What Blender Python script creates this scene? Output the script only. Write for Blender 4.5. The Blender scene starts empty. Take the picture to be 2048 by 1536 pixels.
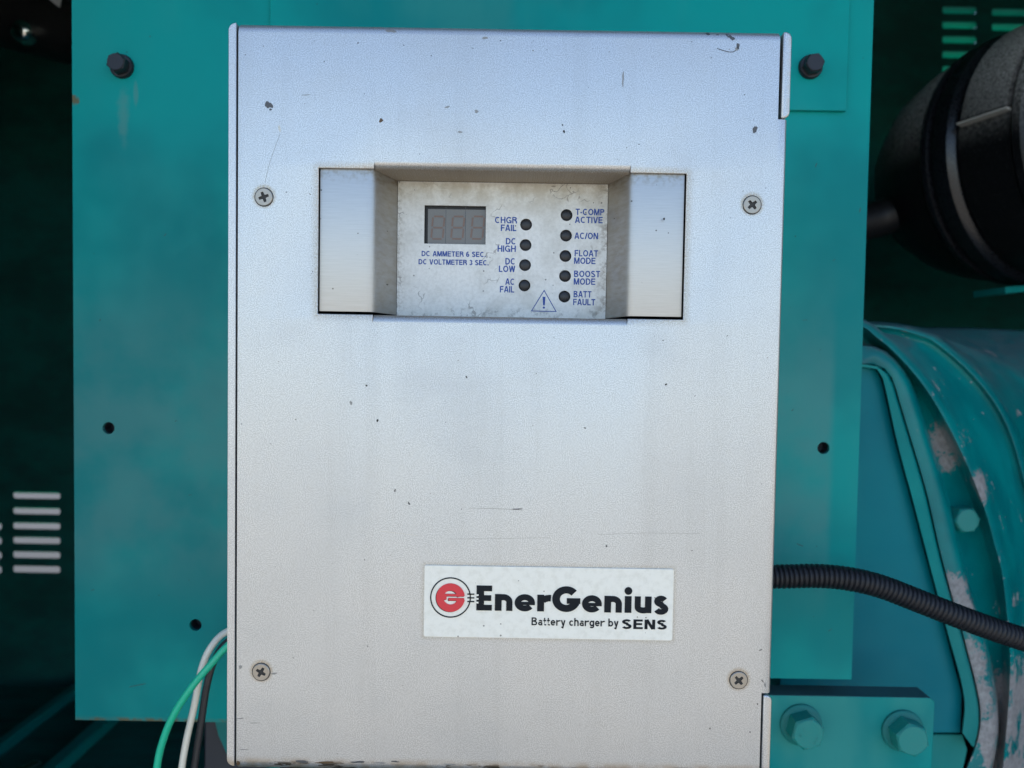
import bpy, bmesh, math, random
from mathutils import Vector, Matrix
random.seed(7)
SC = bpy.context.scene
COL = SC.collection

# ------------------------------------------------------------------ camera
F = 1480.0                                   # focal length in photo pixels (2048 wide)
CAM = Vector((0.00386738, -0.3734433, 1.21252379))
RIGHT = Vector((0.999868, 0.00116561, 0.01620553))
DOWN = Vector((0.01623691, -0.03585369, -0.99922514))
FWD = Vector((-0.00058368, 0.99935637, -0.03586789))
cd = bpy.data.cameras.new('camera')
cam = bpy.data.objects.new('camera', cd); COL.objects.link(cam); SC.camera = cam
m = Matrix.Identity(4)
for i in range(3):
    m[i][0] = RIGHT[i]; m[i][1] = -DOWN[i]; m[i][2] = -FWD[i]; m[i][3] = CAM[i]
cam.matrix_world = m
cd.sensor_width = 36; cd.lens = 36 * F / 2048
cd.clip_start = 0.01; cd.clip_end = 2000
cd.dof.use_dof = True; cd.dof.focus_distance = 0.378; cd.dof.aperture_fstop = 9.5

# ------------------------------------------------------------------ sky, sun, exposure
SUN_EL, SUN_ROT = math.radians(61), math.radians(14)
w = bpy.data.worlds.new('World'); SC.world = w; w.use_nodes = True
wt = w.node_tree
bg = wt.nodes['Background']; bg.inputs['Strength'].default_value = 0.15
sky = wt.nodes.new('ShaderNodeTexSky'); sky.sky_type = 'NISHITA'; sky.sun_disc = False
sky.sun_elevation = SUN_EL; sky.sun_rotation = SUN_ROT
sky.air_density = 1.0; sky.dust_density = 0.3; sky.ozone_density = 2.0
wt.links.new(sky.outputs[0], bg.inputs['Color'])
sd = bpy.data.lights.new('sun', 'SUN'); sd.energy = 4.0; sd.angle = math.radians(0.53); sd.color = (1, 0.93, 0.82)
sun = bpy.data.objects.new('sun', sd); COL.objects.link(sun)
sdir = Vector((math.sin(SUN_ROT) * math.cos(SUN_EL), math.cos(SUN_ROT) * math.cos(SUN_EL), math.sin(SUN_EL)))
sun.rotation_euler = sdir.to_track_quat('Z', 'Y').to_euler(); sun.location = (1, 4, 6)
vs = SC.view_settings
vs.view_transform = 'Standard'; vs.look = 'None'; vs.exposure = 1.22; vs.gamma = 1; vs.use_curve_mapping = False
SC.render.resolution_x = 1024; SC.render.resolution_y = 768
SC.cycles.adaptive_threshold = .02; SC.cycles.max_bounces = 4; SC.cycles.sample_clamp_indirect = 6

def at(px, py, Y):
    """point on the vertical plane at depth Y that the photograph shows at pixel px, py"""
    d = RIGHT * ((px - 1024) / F) + DOWN * ((py - 768) / F) + FWD
    return CAM + d * ((Y - CAM.y) / d.y)

# ------------------------------------------------------------------ node helpers
class Mat:
    flat = False
    def xz(s, vec=None):
        if vec is None and 'xz' in s.cache: return s.cache['xz']
        o = s.xyz(vec); q = s.n('CombineXYZ'); s.link(o[0], q.inputs[0]); s.link(o[2], q.inputs[1])
        if vec is None: s.cache['xz'] = q.outputs[0]
        return q.outputs[0]
    def __init__(s, name, **kw):
        s.m = bpy.data.materials.new(name); s.m.use_nodes = True
        s.t = s.m.node_tree; s.b = s.t.nodes['Principled BSDF']
        s.tc = s.t.nodes.new('ShaderNodeTexCoord'); s.cache = {}
        for k, v in kw.items(): s.set(k, v)
    def n(s, kind): return s.t.nodes.new('ShaderNode' + kind)
    def link(s, a, sock):
        if isinstance(a, (int, float)): sock.default_value = a
        elif isinstance(a, (tuple, list)):
            sock.default_value = (*a, 1) if len(a) == 3 and sock.type == 'RGBA' else a
        else: s.t.links.new(a, sock)
    def set(s, k, v):
        key = {'color': 'Base Color', 'metal': 'Metallic', 'rough': 'Roughness', 'spec': 'Specular IOR Level', 'coat': 'Coat Weight', 'normal': 'Normal'}[k]
        s.link(v, s.b.inputs[key])
    @property
    def obj(s): return s.tc.outputs['Object']
    def scaled(s, v):
        a = s.n('VectorMath'); a.operation = 'MULTIPLY'; s.link(s.obj, a.inputs[0]); a.inputs[1].default_value = v
        return a.outputs[0]
    def noise(s, scale, detail=3, rough=.55, vec=None, dist=0):
        key = (scale, detail, rough, dist)
        if vec is None and key in s.cache: return s.cache[key]
        a = s.n('TexNoise')
        if vec is None: s.cache[key] = a.outputs['Fac']
        if s.flat: a.noise_dimensions = '2D'; vec = s.xz(vec); s.link(vec or s.obj, a.inputs['Vector'])
        a.inputs['Scale'].default_value = scale; a.inputs['Detail'].default_value = detail
        a.inputs['Roughness'].default_value = rough; a.inputs['Distortion'].default_value = dist
        return a.outputs['Fac']
    def ramp(s, v, lo, hi, a=0.0, b=1.0, smooth=True):
        r = s.n('MapRange'); r.interpolation_type = 'SMOOTHSTEP' if smooth else 'LINEAR'
        s.link(v, r.inputs[0])
        for i, q in enumerate((lo, hi, a, b)): r.inputs[i + 1].default_value = q
        return r.outputs[0]
    def math(s, op, a, b=0.0, clamp=False):
        q = s.n('Math'); q.operation = op; q.use_clamp = clamp; s.link(a, q.inputs[0]); s.link(b, q.inputs[1])
        return q.outputs[0]
    def mul(s, a, b): return s.math('MULTIPLY', a, b)
    def add(s, a, b): return s.math('ADD', a, b, True)
    def mix(s, f, a, b):
        q = s.n('Mix'); q.data_type = 'RGBA'; s.link(f, q.inputs[0]); s.link(a, q.inputs[6]); s.link(b, q.inputs[7])
        return q.outputs[2]
    def xyz(s, vec=None):
        if vec is None and 'xyz' in s.cache: return s.cache['xyz']
        q = s.n('SeparateXYZ'); s.link(vec or s.obj, q.inputs[0])
        if vec is None: s.cache['xyz'] = q.outputs
        return q.outputs
    def dist(s, p):
        q = s.n('VectorMath'); q.operation = 'DISTANCE'; s.link(s.obj, q.inputs[0]); q.inputs[1].default_value = p
        return q.outputs['Value']
    def ellipse(s, p, sx, sz, ang=0, wob=None, amp=0.0):
        """0 at the centre, 1 on the rim of an ellipse in the xz plane"""
        mp = s.n('Mapping'); mp.vector_type = 'TEXTURE'; s.link(s.obj, mp.inputs[0])
        mp.inputs[1].default_value = p; mp.inputs[2].default_value = (0, ang, 0); mp.inputs[3].default_value = (sx, 1, sz)
        o = s.xyz(mp.outputs[0])
        d = s.math('SQRT', s.math('ADD', s.mul(o[0], o[0]), s.mul(o[2], o[2])))
        if wob is not None: d = s.math('ADD', d, s.mul(s.math('SUBTRACT', wob, .5), amp))
        return d
    def rectd(s, x0, x1, z0, z1):
        """distance in x,z outside a rectangle"""
        o = s.xyz()
        dx = s.math('MAXIMUM', s.math('SUBTRACT', x0, o[0]), s.math('SUBTRACT', o[0], x1))
        dz = s.math('MAXIMUM', s.math('SUBTRACT', z0, o[2]), s.math('SUBTRACT', o[2], z1))
        dx = s.math('MAXIMUM', dx, 0.0); dz = s.math('MAXIMUM', dz, 0.0)
        return s.math('SQRT', s.math('ADD', s.mul(dx, dx), s.mul(dz, dz)))
    def up(s):
        g = s.n('NewGeometry'); return s.xyz(g.outputs['Normal'])[2]
    def specks(s, scale, size, keep):
        """scattered dots: voronoi cells of which a share 'keep' carry a dot"""
        v = s.n('TexVoronoi')
        if s.flat: v.voronoi_dimensions = '2D'
        s.link(s.xz() if s.flat else s.obj, v.inputs['Vector']); v.inputs['Scale'].default_value = scale
        c = s.xyz(v.outputs['Color'])
        th = s.mul(s.ramp(c[0], 1 - keep, 1, .25, 1, False), size)
        on = s.math('GREATER_THAN', c[0], 1 - keep)
        return s.mul(s.math('LESS_THAN', v.outputs['Distance'], th), on)
    def bump(s, h, strength, dist=.001):
        b = s.n('Bump'); b.inputs['Strength'].default_value = strength; b.inputs['Distance'].default_value = dist
        s.link(h, b.inputs['Height']); s.set('normal', b.outputs[0])

TEAL = (0.0, 0.285, 0.26)
TAN = (0.33, 0.24, 0.14)

def silver_paint():
    M = Mat('silver_powder_coat', metal=.8); M.flat = True
    fine = M.noise(1900, 2, .6); mid = M.noise(260, 3); big = M.noise(14, 4)
    c = M.mix(M.ramp(fine, .3, .7), (.46, .46, .456), (.685, .685, .68))
    c = M.mix(M.mul(M.ramp(mid, .5, .75), .07), c, (.36, .34, .30))
    c = M.mix(M.mul(M.ramp(big, .45, .7), .10), c, (.46, .44, .40))
    st = M.noise(1, 4, .6, M.scaled((70, 1, 3.5))); sm = M.noise(1, 5, .65, M.scaled((9, 1, 26)))
    smear = M.mul(M.ramp(sm, .52, .68), M.ramp(big, .4, .6))
    c = M.mix(M.mul(M.ramp(st, .5, .72), .08), c, (.34, .33, .31))
    c = M.mix(M.mul(smear, .05), c, (.36, .35, .335))
    # brown grime caught in the edge of the display opening and along the folds
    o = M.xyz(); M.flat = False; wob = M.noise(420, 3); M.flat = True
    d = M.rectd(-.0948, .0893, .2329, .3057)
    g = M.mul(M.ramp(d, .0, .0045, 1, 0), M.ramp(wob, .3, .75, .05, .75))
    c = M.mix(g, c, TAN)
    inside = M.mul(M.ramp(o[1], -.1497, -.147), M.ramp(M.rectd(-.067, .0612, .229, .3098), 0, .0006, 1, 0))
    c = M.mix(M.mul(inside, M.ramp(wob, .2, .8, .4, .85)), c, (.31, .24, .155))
    bot = M.mul(M.ramp(o[2], .0015, .0065, 1, 0), M.ramp(M.noise(120, 5), .3, .7, .15, .8))
    c = M.mix(bot, c, (.36, .28, .19))
    right = M.mul(M.ramp(o[0], .1368, .1392), M.ramp(M.noise(300, 3), .3, .6, .1, .5))
    c = M.mix(right, c, (.55, .47, .36))
    sc = None
    for p in ((-.122, .2907), (.1223, .2907), (-.1224, .0495), (.1221, .0493)):
        q = M.ramp(M.dist((p[0], -.15, p[1] + .0004)), .0047, .0068, 1, 0)
        sc = q if sc is None else M.add(sc, q)
    c = M.mix(M.mul(sc, M.ramp(wob, .3, .6, .1, .8)), c, (.37, .29, .19))
    # grime halo round the stuck-on name plate
    h = M.mul(M.ramp(M.rectd(-.0393, .0875, .0694, .1062), 0, .0028, 1, 0), M.ramp(wob, .35, .65, .1, .55))
    c = M.mix(h, c, (.36, .32, .25))
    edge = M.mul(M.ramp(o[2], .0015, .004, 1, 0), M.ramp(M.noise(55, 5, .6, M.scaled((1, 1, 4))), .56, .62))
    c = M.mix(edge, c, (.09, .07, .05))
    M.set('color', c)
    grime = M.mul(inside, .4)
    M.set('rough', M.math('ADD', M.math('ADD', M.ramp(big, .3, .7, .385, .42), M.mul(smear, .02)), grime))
    M.bump(M.math('ADD', M.mul(fine, .6), M.mul(mid, .4)), .14, .0005)
    return M.m

def stainless():
    M = Mat('brushed_stainless', metal=1.0); M.flat = True
    br = M.noise(1, 4, .7, M.scaled((60, 900, 2600)))
    o = M.xyz(); wob = M.noise(380, 4)
    c = M.mix(M.ramp(br, .3, .7), (.50, .49, .47), (.56, .55, .53))
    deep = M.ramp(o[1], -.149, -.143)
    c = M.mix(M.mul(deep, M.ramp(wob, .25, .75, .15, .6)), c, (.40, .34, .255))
    topb = M.mul(M.ramp(o[2], .297, .3055), M.ramp(wob, .4, .7, 0, .6))
    c = M.mix(topb, c, (.34, .28, .20))
    dot = M.specks(160, .07, .07); c = M.mix(M.mul(dot, .8), c, (.06, .05, .04))
    M.set('color', c); M.set('rough', M.math('ADD', M.ramp(br, .3, .7, .44, .50), M.mul(deep, .1)))
    M.bump(br, .03, .0003)
    return M.m

def panel_label():
    M = Mat('printed_label', rough=.42); M.flat = True
    o = M.xyz(); a = M.noise(520, 4, .65); b = M.noise(60, 5, .6)
    c = M.mix(M.ramp(a, .35, .7), (.74, .735, .70), (.66, .655, .62))
    c = M.mix(M.mul(M.ramp(b, .42, .72), .3), c, (.39, .37, .31))
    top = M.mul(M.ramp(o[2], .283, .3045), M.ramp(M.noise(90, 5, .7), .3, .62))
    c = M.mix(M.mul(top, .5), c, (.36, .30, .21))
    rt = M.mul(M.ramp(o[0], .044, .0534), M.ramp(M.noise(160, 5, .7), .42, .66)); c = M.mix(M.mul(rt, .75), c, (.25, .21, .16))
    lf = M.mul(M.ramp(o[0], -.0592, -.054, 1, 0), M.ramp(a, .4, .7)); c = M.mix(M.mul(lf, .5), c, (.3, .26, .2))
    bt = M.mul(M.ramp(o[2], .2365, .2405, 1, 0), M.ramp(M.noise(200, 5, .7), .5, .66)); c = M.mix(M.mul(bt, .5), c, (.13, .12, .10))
    c = M.mix(M.mul(M.specks(240, .11, .08), .8), c, (.10, .09, .08))
    # hairline cracks in the print film
    v = M.n('TexVoronoi'); v.feature = 'DISTANCE_TO_EDGE'; v.inputs['Scale'].default_value = 95
    dn = M.n('TexNoise'); dn.inputs['Scale'].default_value = 160; M.link(M.obj, dn.inputs['Vector'])
    mv = M.n('VectorMath'); mv.operation = 'MULTIPLY_ADD'; M.link(dn.outputs['Color'], mv.inputs[0]); mv.inputs[1].default_value = (.012,) * 3; M.link(M.obj, mv.inputs[2])
    M.link(mv.outputs[0], v.inputs['Vector'])
    cr = M.mul(M.math('LESS_THAN', v.outputs['Distance'], .022), M.ramp(M.noise(38, 2), .60, .66))
    c = M.mix(M.mul(cr, .55), c, (.16, .14, .12))
    M.set('color', c); M.set('spec', .3)
    return M.m

def teal_paint(name, dust=.35, streaks=()):
    M = Mat(name, spec=.12); M.flat = True
    b = M.noise(5, 4); s2 = M.noise(40, 4)
    c = M.mix(M.ramp(b, .38, .62), TEAL, (0.0, .21, .205))
    dm = M.mul(M.ramp(M.noise(9, 4, .6, M.scaled((1, 1, .55))), .42, .68), dust)
    c = M.mix(dm, c, (.045, .27, .24))
    c = M.mix(M.mul(M.specks(45, .03, .12), .6), c, (.02, .07, .07))
    for (x, z, sx, sz) in streaks:
        q = M.ramp(M.ellipse((x, 0, z), sx, sz, 0, M.noise(75, 4), 1.3), .2, 1, 1, 0)
        c = M.mix(M.mul(q, .38), c, (.12, .25, .22))
    M.set('color', c)
    M.set('rough', M.math('ADD', M.ramp(s2, .3, .7, .30, .42), M.mul(dm, .3)))
    M.bump(M.noise(160, 2), .04, .001)
    return M

def simple(name, col, rough=.5, metal=0.0, var=.25, scale=90, bump=0.0, spec=None):
    M = Mat(name, metal=metal)
    a = M.noise(scale, 4, .6)
    c = M.mix(M.ramp(a, .3, .7), tuple(v * (1 - var) for v in col), tuple(v * (1 + var) for v in col))
    M.set('color', c); M.set('rough', M.ramp(a, .3, .7, rough * .85, min(1, rough * 1.15)))
    if spec is not None: M.set('spec', spec)
    if bump: M.bump(M.noise(scale * 3, 3), bump, .001)
    return M.m

def dusty_plastic():
    M = Mat('dusty_black_plastic', spec=.22)
    a = M.noise(70, 5, .7); f = M.noise(300, 4, .7, M.scaled((1, 1, .35)))
    o = M.xyz()
    u = M.ramp(M.up(), -.10, .75)
    st = M.noise(150, 6, .7, M.scaled((1, 1, .3)))
    d = M.add(M.mul(M.math('POWER', u, .7), M.ramp(st, .33, .52)), M.mul(M.ramp(f, .60, .70), .4))
    c = M.mix(M.mul(d, M.ramp(a, .35, .6, .25, 1)), (.005, .0055, .007), (.55, .54, .52))
    M.set('color', c); M.set('rough', M.ramp(d, 0, .6, .35, .8))
    return M.m

def casting():
    """teal paint flaking off a grey casting"""
    M = Mat('flaking_teal_casting', spec=.28)
    o = M.xyz(); n1 = M.noise(22, 6, .62); n2 = M.noise(130, 5, .65); n3 = M.noise(9, 3)
    c = M.mix(M.ramp(n3, .35, .65), (.0, .225, .22), (.0, .165, .172))
    low = M.ramp(o[2], .02, .25, .150, -.05)            # wear is worst low down by the flange
    fl = M.ramp(M.math('ADD', n1, low), .605, .625)
    fl2 = M.ramp(M.math('ADD', n2, M.math('ADD', low, M.mul(M.math('SUBTRACT', n1, .5), .7))), .66, .68)
    both = M.add(fl, fl2)
    rt_ = at(1950, 1640, .262)
    for px, py, Y, r in ((1890, 882, .288, .017), (1896, 925, .288, .010), (1967, 968, .2665, .013), (1962, 990, .2665, .009), (1975, 790, .29, .006), (1985, 815, .29, .008), (1996, 845, .29, .006),
                         (1905, 1180, .262, .016), (1925, 1215, .262, .014), (1930, 1330, .262, .022), (1945, 1400, .262, .022), (2030, 1390, .28, .022), (2010, 1440, .27, .02)):
        p = at(px, py, Y) - rt_
        both = M.add(both, M.ramp(M.math('ADD', M.mul(M.dist(p), 1 / r), M.mul(M.math('SUBTRACT', n2, .5), 2.6)), .82, .90, 1, 0))
    grey = M.mix(M.ramp(n2, .3, .7), (.24, .225, .22), (.40, .375, .365))
    c = M.mix(both, c, grey)
    up = M.mul(M.ramp(M.up(), .25, .9), M.ramp(M.noise(30, 5), .3, .6, .3, .9))  # grey on up-facing parts paints in sky light along with dust
    c = M.mix(M.mul(up, .65), c, (.15, .19, .20))
    M.set('color', c); M.set('rough', M.math('ADD', M.mul(M.add(both, up), .35), .29))
    M.bump(M.math('ADD', M.mul(both, -.5), M.mul(n2, .25)), .25, .0015)
    return M.m

def ground_mat():
    M = Mat('pale_concrete', rough=.9)
    a = M.noise(1.2, 6); b = M.noise(40, 4)
    c = M.mix(M.ramp(a, .3, .7), (.285, .255, .21), (.36, .325, .265))
    c = M.mix(M.mul(M.ramp(b, .4, .7), .4), c, (.235, .215, .185)); M.set('color', c)
    return M.m

MT = {}
MT['silver'] = silver_paint(); MT['steel'] = stainless(); MT['label'] = panel_label()
MT['teal'] = teal_paint('teal_enamel', .42).m
MT['casting'] = casting()
MT['plastic'] = dusty_plastic()
MT['dark'] = simple('dark_sheet', (.012, .013, .014), .6)
MT['shade_green'] = simple('shade_darkened_green', (.005, .13, .11), .85, var=.3, scale=25)  # enclosure green darkened so the interior shade sits in the wall colour
MT['bolt'] = simple('black_oxide_bolt', (.030, .030, .034), .42, .5, .35, 500)
M = Mat('worn_teal_bolt', spec=.35); a_ = M.noise(230, 5, .65); b_ = M.noise(70, 4)
ch_ = M.ramp(M.math('ADD', a_, M.mul(M.math('SUBTRACT', b_, .5), .5)), .60, .63)
M.set('color', M.mix(ch_, M.mix(M.ramp(b_, .35, .65), (.0, .27, .235), (.0, .19, .175)), (.26, .25, .23))); M.set('rough', M.ramp(a_, .3, .7, .3, .5)); M.bump(M.math('SUBTRACT', M.mul(a_, .4), M.mul(ch_, .4)), .3, .0005)
MT['tealbolt'] = M.m
MT['washer'] = simple('dusty_painted_washer', (.01, .17, .16), .5, 0, .35, 300, .1, spec=.25)
MT['screw'] = simple('zinc_screw', (.40, .36, .31), .42, .85, .22, 700)
MT['recess'] = simple('shaded_recess', (.028, .025, .022), .6, 0, .5, 900)  # dark colour stands in for shade in the shallow screw cross
MT['lamp'] = simple('dark_lamp_lens', (.022, .022, .024), .45, 0, .5, 900)
MT['glass'] = simple('smoky_window', (.17, .165, .155), .35, 0, .15, 200)
MT['digit'] = simple('unlit_segment', (.19, .125, .10), .5, 0, .12, 500)
MT['blue'] = simple('blue_ink', (.006, .05, .27), .5, 0, .2, 600)
MT['black'] = simple('black_ink', (.008, .010, .013), .6, 0, .3, 500, spec=.2)
MT['red'] = simple('red_ink', (.72, .035, .045), .45, 0, .06, 400)
MT['wirew'] = simple('white_insulation', (.82, .76, .64), .4, 0, .08, 160)
MT['wireg'] = simple('green_insulation', (.02, .52, .30), .38, 0, .08, 160)
MT['wireb'] = simple('black_insulation', (.035, .033, .036), .42, 0, .3, 260)
MT['conduit'] = simple('black_corrugated', (.013, .013, .016), .45, 0, .35, 120, spec=.35)
MT['chrome'] = simple('bright_metal', (.75, .73, .68), .18, 1, .05)
MT['paper'] = simple('white_tag', (.55, .55, .58), .5, 0, .06)
MT['slate'] = simple('slate_grey_steel', (.022, .026, .036), .5, 0, .25)
MT['ground'] = ground_mat()
def plate_mat():
    M = Mat('off_white_plate', rough=.38); M.flat = True
    a = M.noise(240, 5, .65)
    c = M.mix(M.ramp(a, .4, .75), (.90, .835, .71), (.82, .755, .63))
    c = M.mix(M.mul(M.specks(230, .12, .05), .8), c, (.16, .13, .10))
    M.set('color', c); return M.m
MT['plate'] = plate_mat()

# ------------------------------------------------------------------ mesh helpers
def thing(name, loc, label, cat, group=None):
    o = bpy.data.objects.new(name, None); COL.objects.link(o); o.location = loc
    o.empty_display_size = .02; o['label'] = label; o['category'] = cat
    if group: o['group'] = group
    return o
def root(o):
    while o.parent: o = o.parent
    return o
def finish(name, bm, mat, parent=None, smooth=None, solid=None, bev=None, world=True, label=None):
    """link a bmesh (world coordinates) as one object under its thing"""
    if world and parent is not None:
        bmesh.ops.translate(bm, verts=bm.verts, vec=-root(parent).location)
    bmesh.ops.recalc_face_normals(bm, faces=bm.faces) if solid is None else None
    me = bpy.data.meshes.new(name); bm.to_mesh(me); bm.free()
    me.materials.append(MT[mat] if isinstance(mat, str) else mat)
    o = bpy.data.objects.new(name, me); COL.objects.link(o)
    if parent is not None: o.parent = parent
    if smooth is not None:
        me.shade_smooth(); me.set_sharp_from_angle(angle=math.radians(smooth))
    if solid:
        d = o.modifiers.new('thickness', 'SOLIDIFY'); d.thickness = abs(solid); d.offset = -1 if solid > 0 else 1
    if bev:
        d = o.modifiers.new('edge', 'BEVEL'); d.width = bev; d.segments = 3; d.limit_method = 'ANGLE'; d.angle_limit = math.radians(35)
        d.harden_normals = False
        me.shade_smooth(); me.set_sharp_from_angle(angle=math.radians(35))
    if label: o['label'] = label
    return o
def copy_at(o, parent, loc, rot=None, name=None):
    c = o.copy(); COL.objects.link(c); c.parent = parent; c.location = loc
    if rot is not None: c.rotation_euler = rot
    return c
def box(bm, x0, x1, y0, y1, z0, z1):
    v = [bm.verts.new((x, y, z)) for x in (x0, x1) for y in (y0, y1) for z in (z0, z1)]
    for f in ((0, 1, 3, 2), (4, 6, 7, 5), (0, 4, 5, 1), (2, 3, 7, 6), (0, 2, 6, 4), (1, 5, 7, 3)):
        bm.faces.new([v[i] for i in f])
def prism(bm, pts, y0, y1, pts2=None):
    """outline in x,z from y0 to y1 (back outline may differ)"""
    a = [bm.verts.new((p[0], y0, p[1])) for p in pts]; b = [bm.verts.new((p[0], y1, p[1])) for p in (pts2 or pts)]
    n = len(a)
    bm.faces.new(a); bm.faces.new(list(reversed(b)))
    for i in range(n): bm.faces.new((a[i], b[i], b[(i + 1) % n], a[(i + 1) % n]))
def rrect(x0, x1, z0, z1, r, corners=(1, 1, 1, 1), n=6):
    """corner order: bottom left, bottom right, top right, top left"""
    out = []
    for k, (cx, cz, a0) in enumerate(((x0, z0, 180), (x1, z0, 270), (x1, z1, 0), (x0, z1, 90))):
        q = r if corners[k] else 0
        if not q: out.append((cx, cz)); continue
        ox = cx + q if cx == x0 else cx - q; oz = cz + q if cz == z0 else cz - q
        for i in range(n + 1):
            a = math.radians(a0 + 90 * i / n); out.append((ox + q * math.cos(a), oz + q * math.sin(a)))
    return out
def sheet_with_holes(bm, outline, holes, y):
    """flat sheet facing -y"""
    es = []
    for loop in [outline] + holes:
        v = [bm.verts.new((p[0], y, p[1])) for p in loop]
        es += [bm.edges.new((v[i], v[(i + 1) % len(v)])) for i in range(len(v))]
    r = bmesh.ops.triangle_fill(bm, use_beauty=True, use_dissolve=False, edges=es, normal=(0, -1, 0))
    for f in [g for g in r['geom'] if isinstance(g, bmesh.types.BMFace)]:
        f.normal_update()
        if f.normal.y > 0: f.normal_flip()
def circle(x, z, r, n=24, a0=0): return [(x + r * math.cos(a0 + 2 * math.pi * i / n), z + r * math.sin(a0 + 2 * math.pi * i / n)) for i in range(n)]
def lathe(bm, prof, c, n=32, closed=True):
    """profile of (radius, y) about the y axis through c=(x,z)"""
    rings = []
    for r, y in prof:
        if r < 1e-7: rings.append([bm.verts.new((c[0], y, c[1]))])
        else: rings.append([bm.verts.new((c[0] + r * math.cos(2 * math.pi * i / n), y, c[1] + r * math.sin(2 * math.pi * i / n))) for i in range(n)])
    for a, b in zip(rings, rings[1:]):
        for i in range(n):
            j = (i + 1) % n
            if len(a) == 1: bm.faces.new((a[0], b[i], b[j]))
            elif len(b) == 1: bm.faces.new((a[i], b[0], a[j]))
            else: bm.faces.new((a[i], b[i], b[j], a[j]))
def catmull(P, n):
    out = []; P = [P[0] + (P[0] - P[1])] + list(P) + [P[-1] + (P[-1] - P[-2])]
    for i in range(1, len(P) - 2):
        for k in range(n):
            t = k / n; a, b, c, d = P[i - 1:i + 3]
            out.append(.5 * ((2 * b) + (c - a) * t + (2 * a - 5 * b + 4 * c - d) * t * t + (3 * b - a - 3 * c + d) * t ** 3))
    out.append(P[-2]); return out
def resample(P, n):
    L = [0.0]
    for a, b in zip(P, P[1:]): L.append(L[-1] + (b - a).length)
    out = []; j = 0
    for i in range(n):
        s = L[-1] * i / (n - 1)
        while j < len(L) - 2 and L[j + 1] < s: j += 1
        t = (s - L[j]) / max(1e-9, L[j + 1] - L[j]); out.append(P[j].lerp(P[j + 1], t))
    return out
def tube(bm, P, rad, n=16):
    """tube along P; rad is a number or a function of (index, count)"""
    up = Vector((0, -1, .2)); rings = []
    for i, p in enumerate(P):
        d = (P[min(i + 1, len(P) - 1)] - P[max(i - 1, 0)]).normalized()
        a = d.cross(up).normalized(); b = d.cross(a).normalized()
        r = rad(i, len(P)) if callable(rad) else rad
        rings.append([bm.verts.new(p + (a * math.cos(2 * math.pi * k / n) + b * math.sin(2 * math.pi * k / n)) * r) for k in range(n)])
    for a, b in zip(rings, rings[1:]):
        for k in range(n): bm.faces.new((a[k], a[(k + 1) % n], b[(k + 1) % n], b[k]))
    bm.faces.new(rings[0]); bm.faces.new(list(reversed(rings[-1])))

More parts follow.
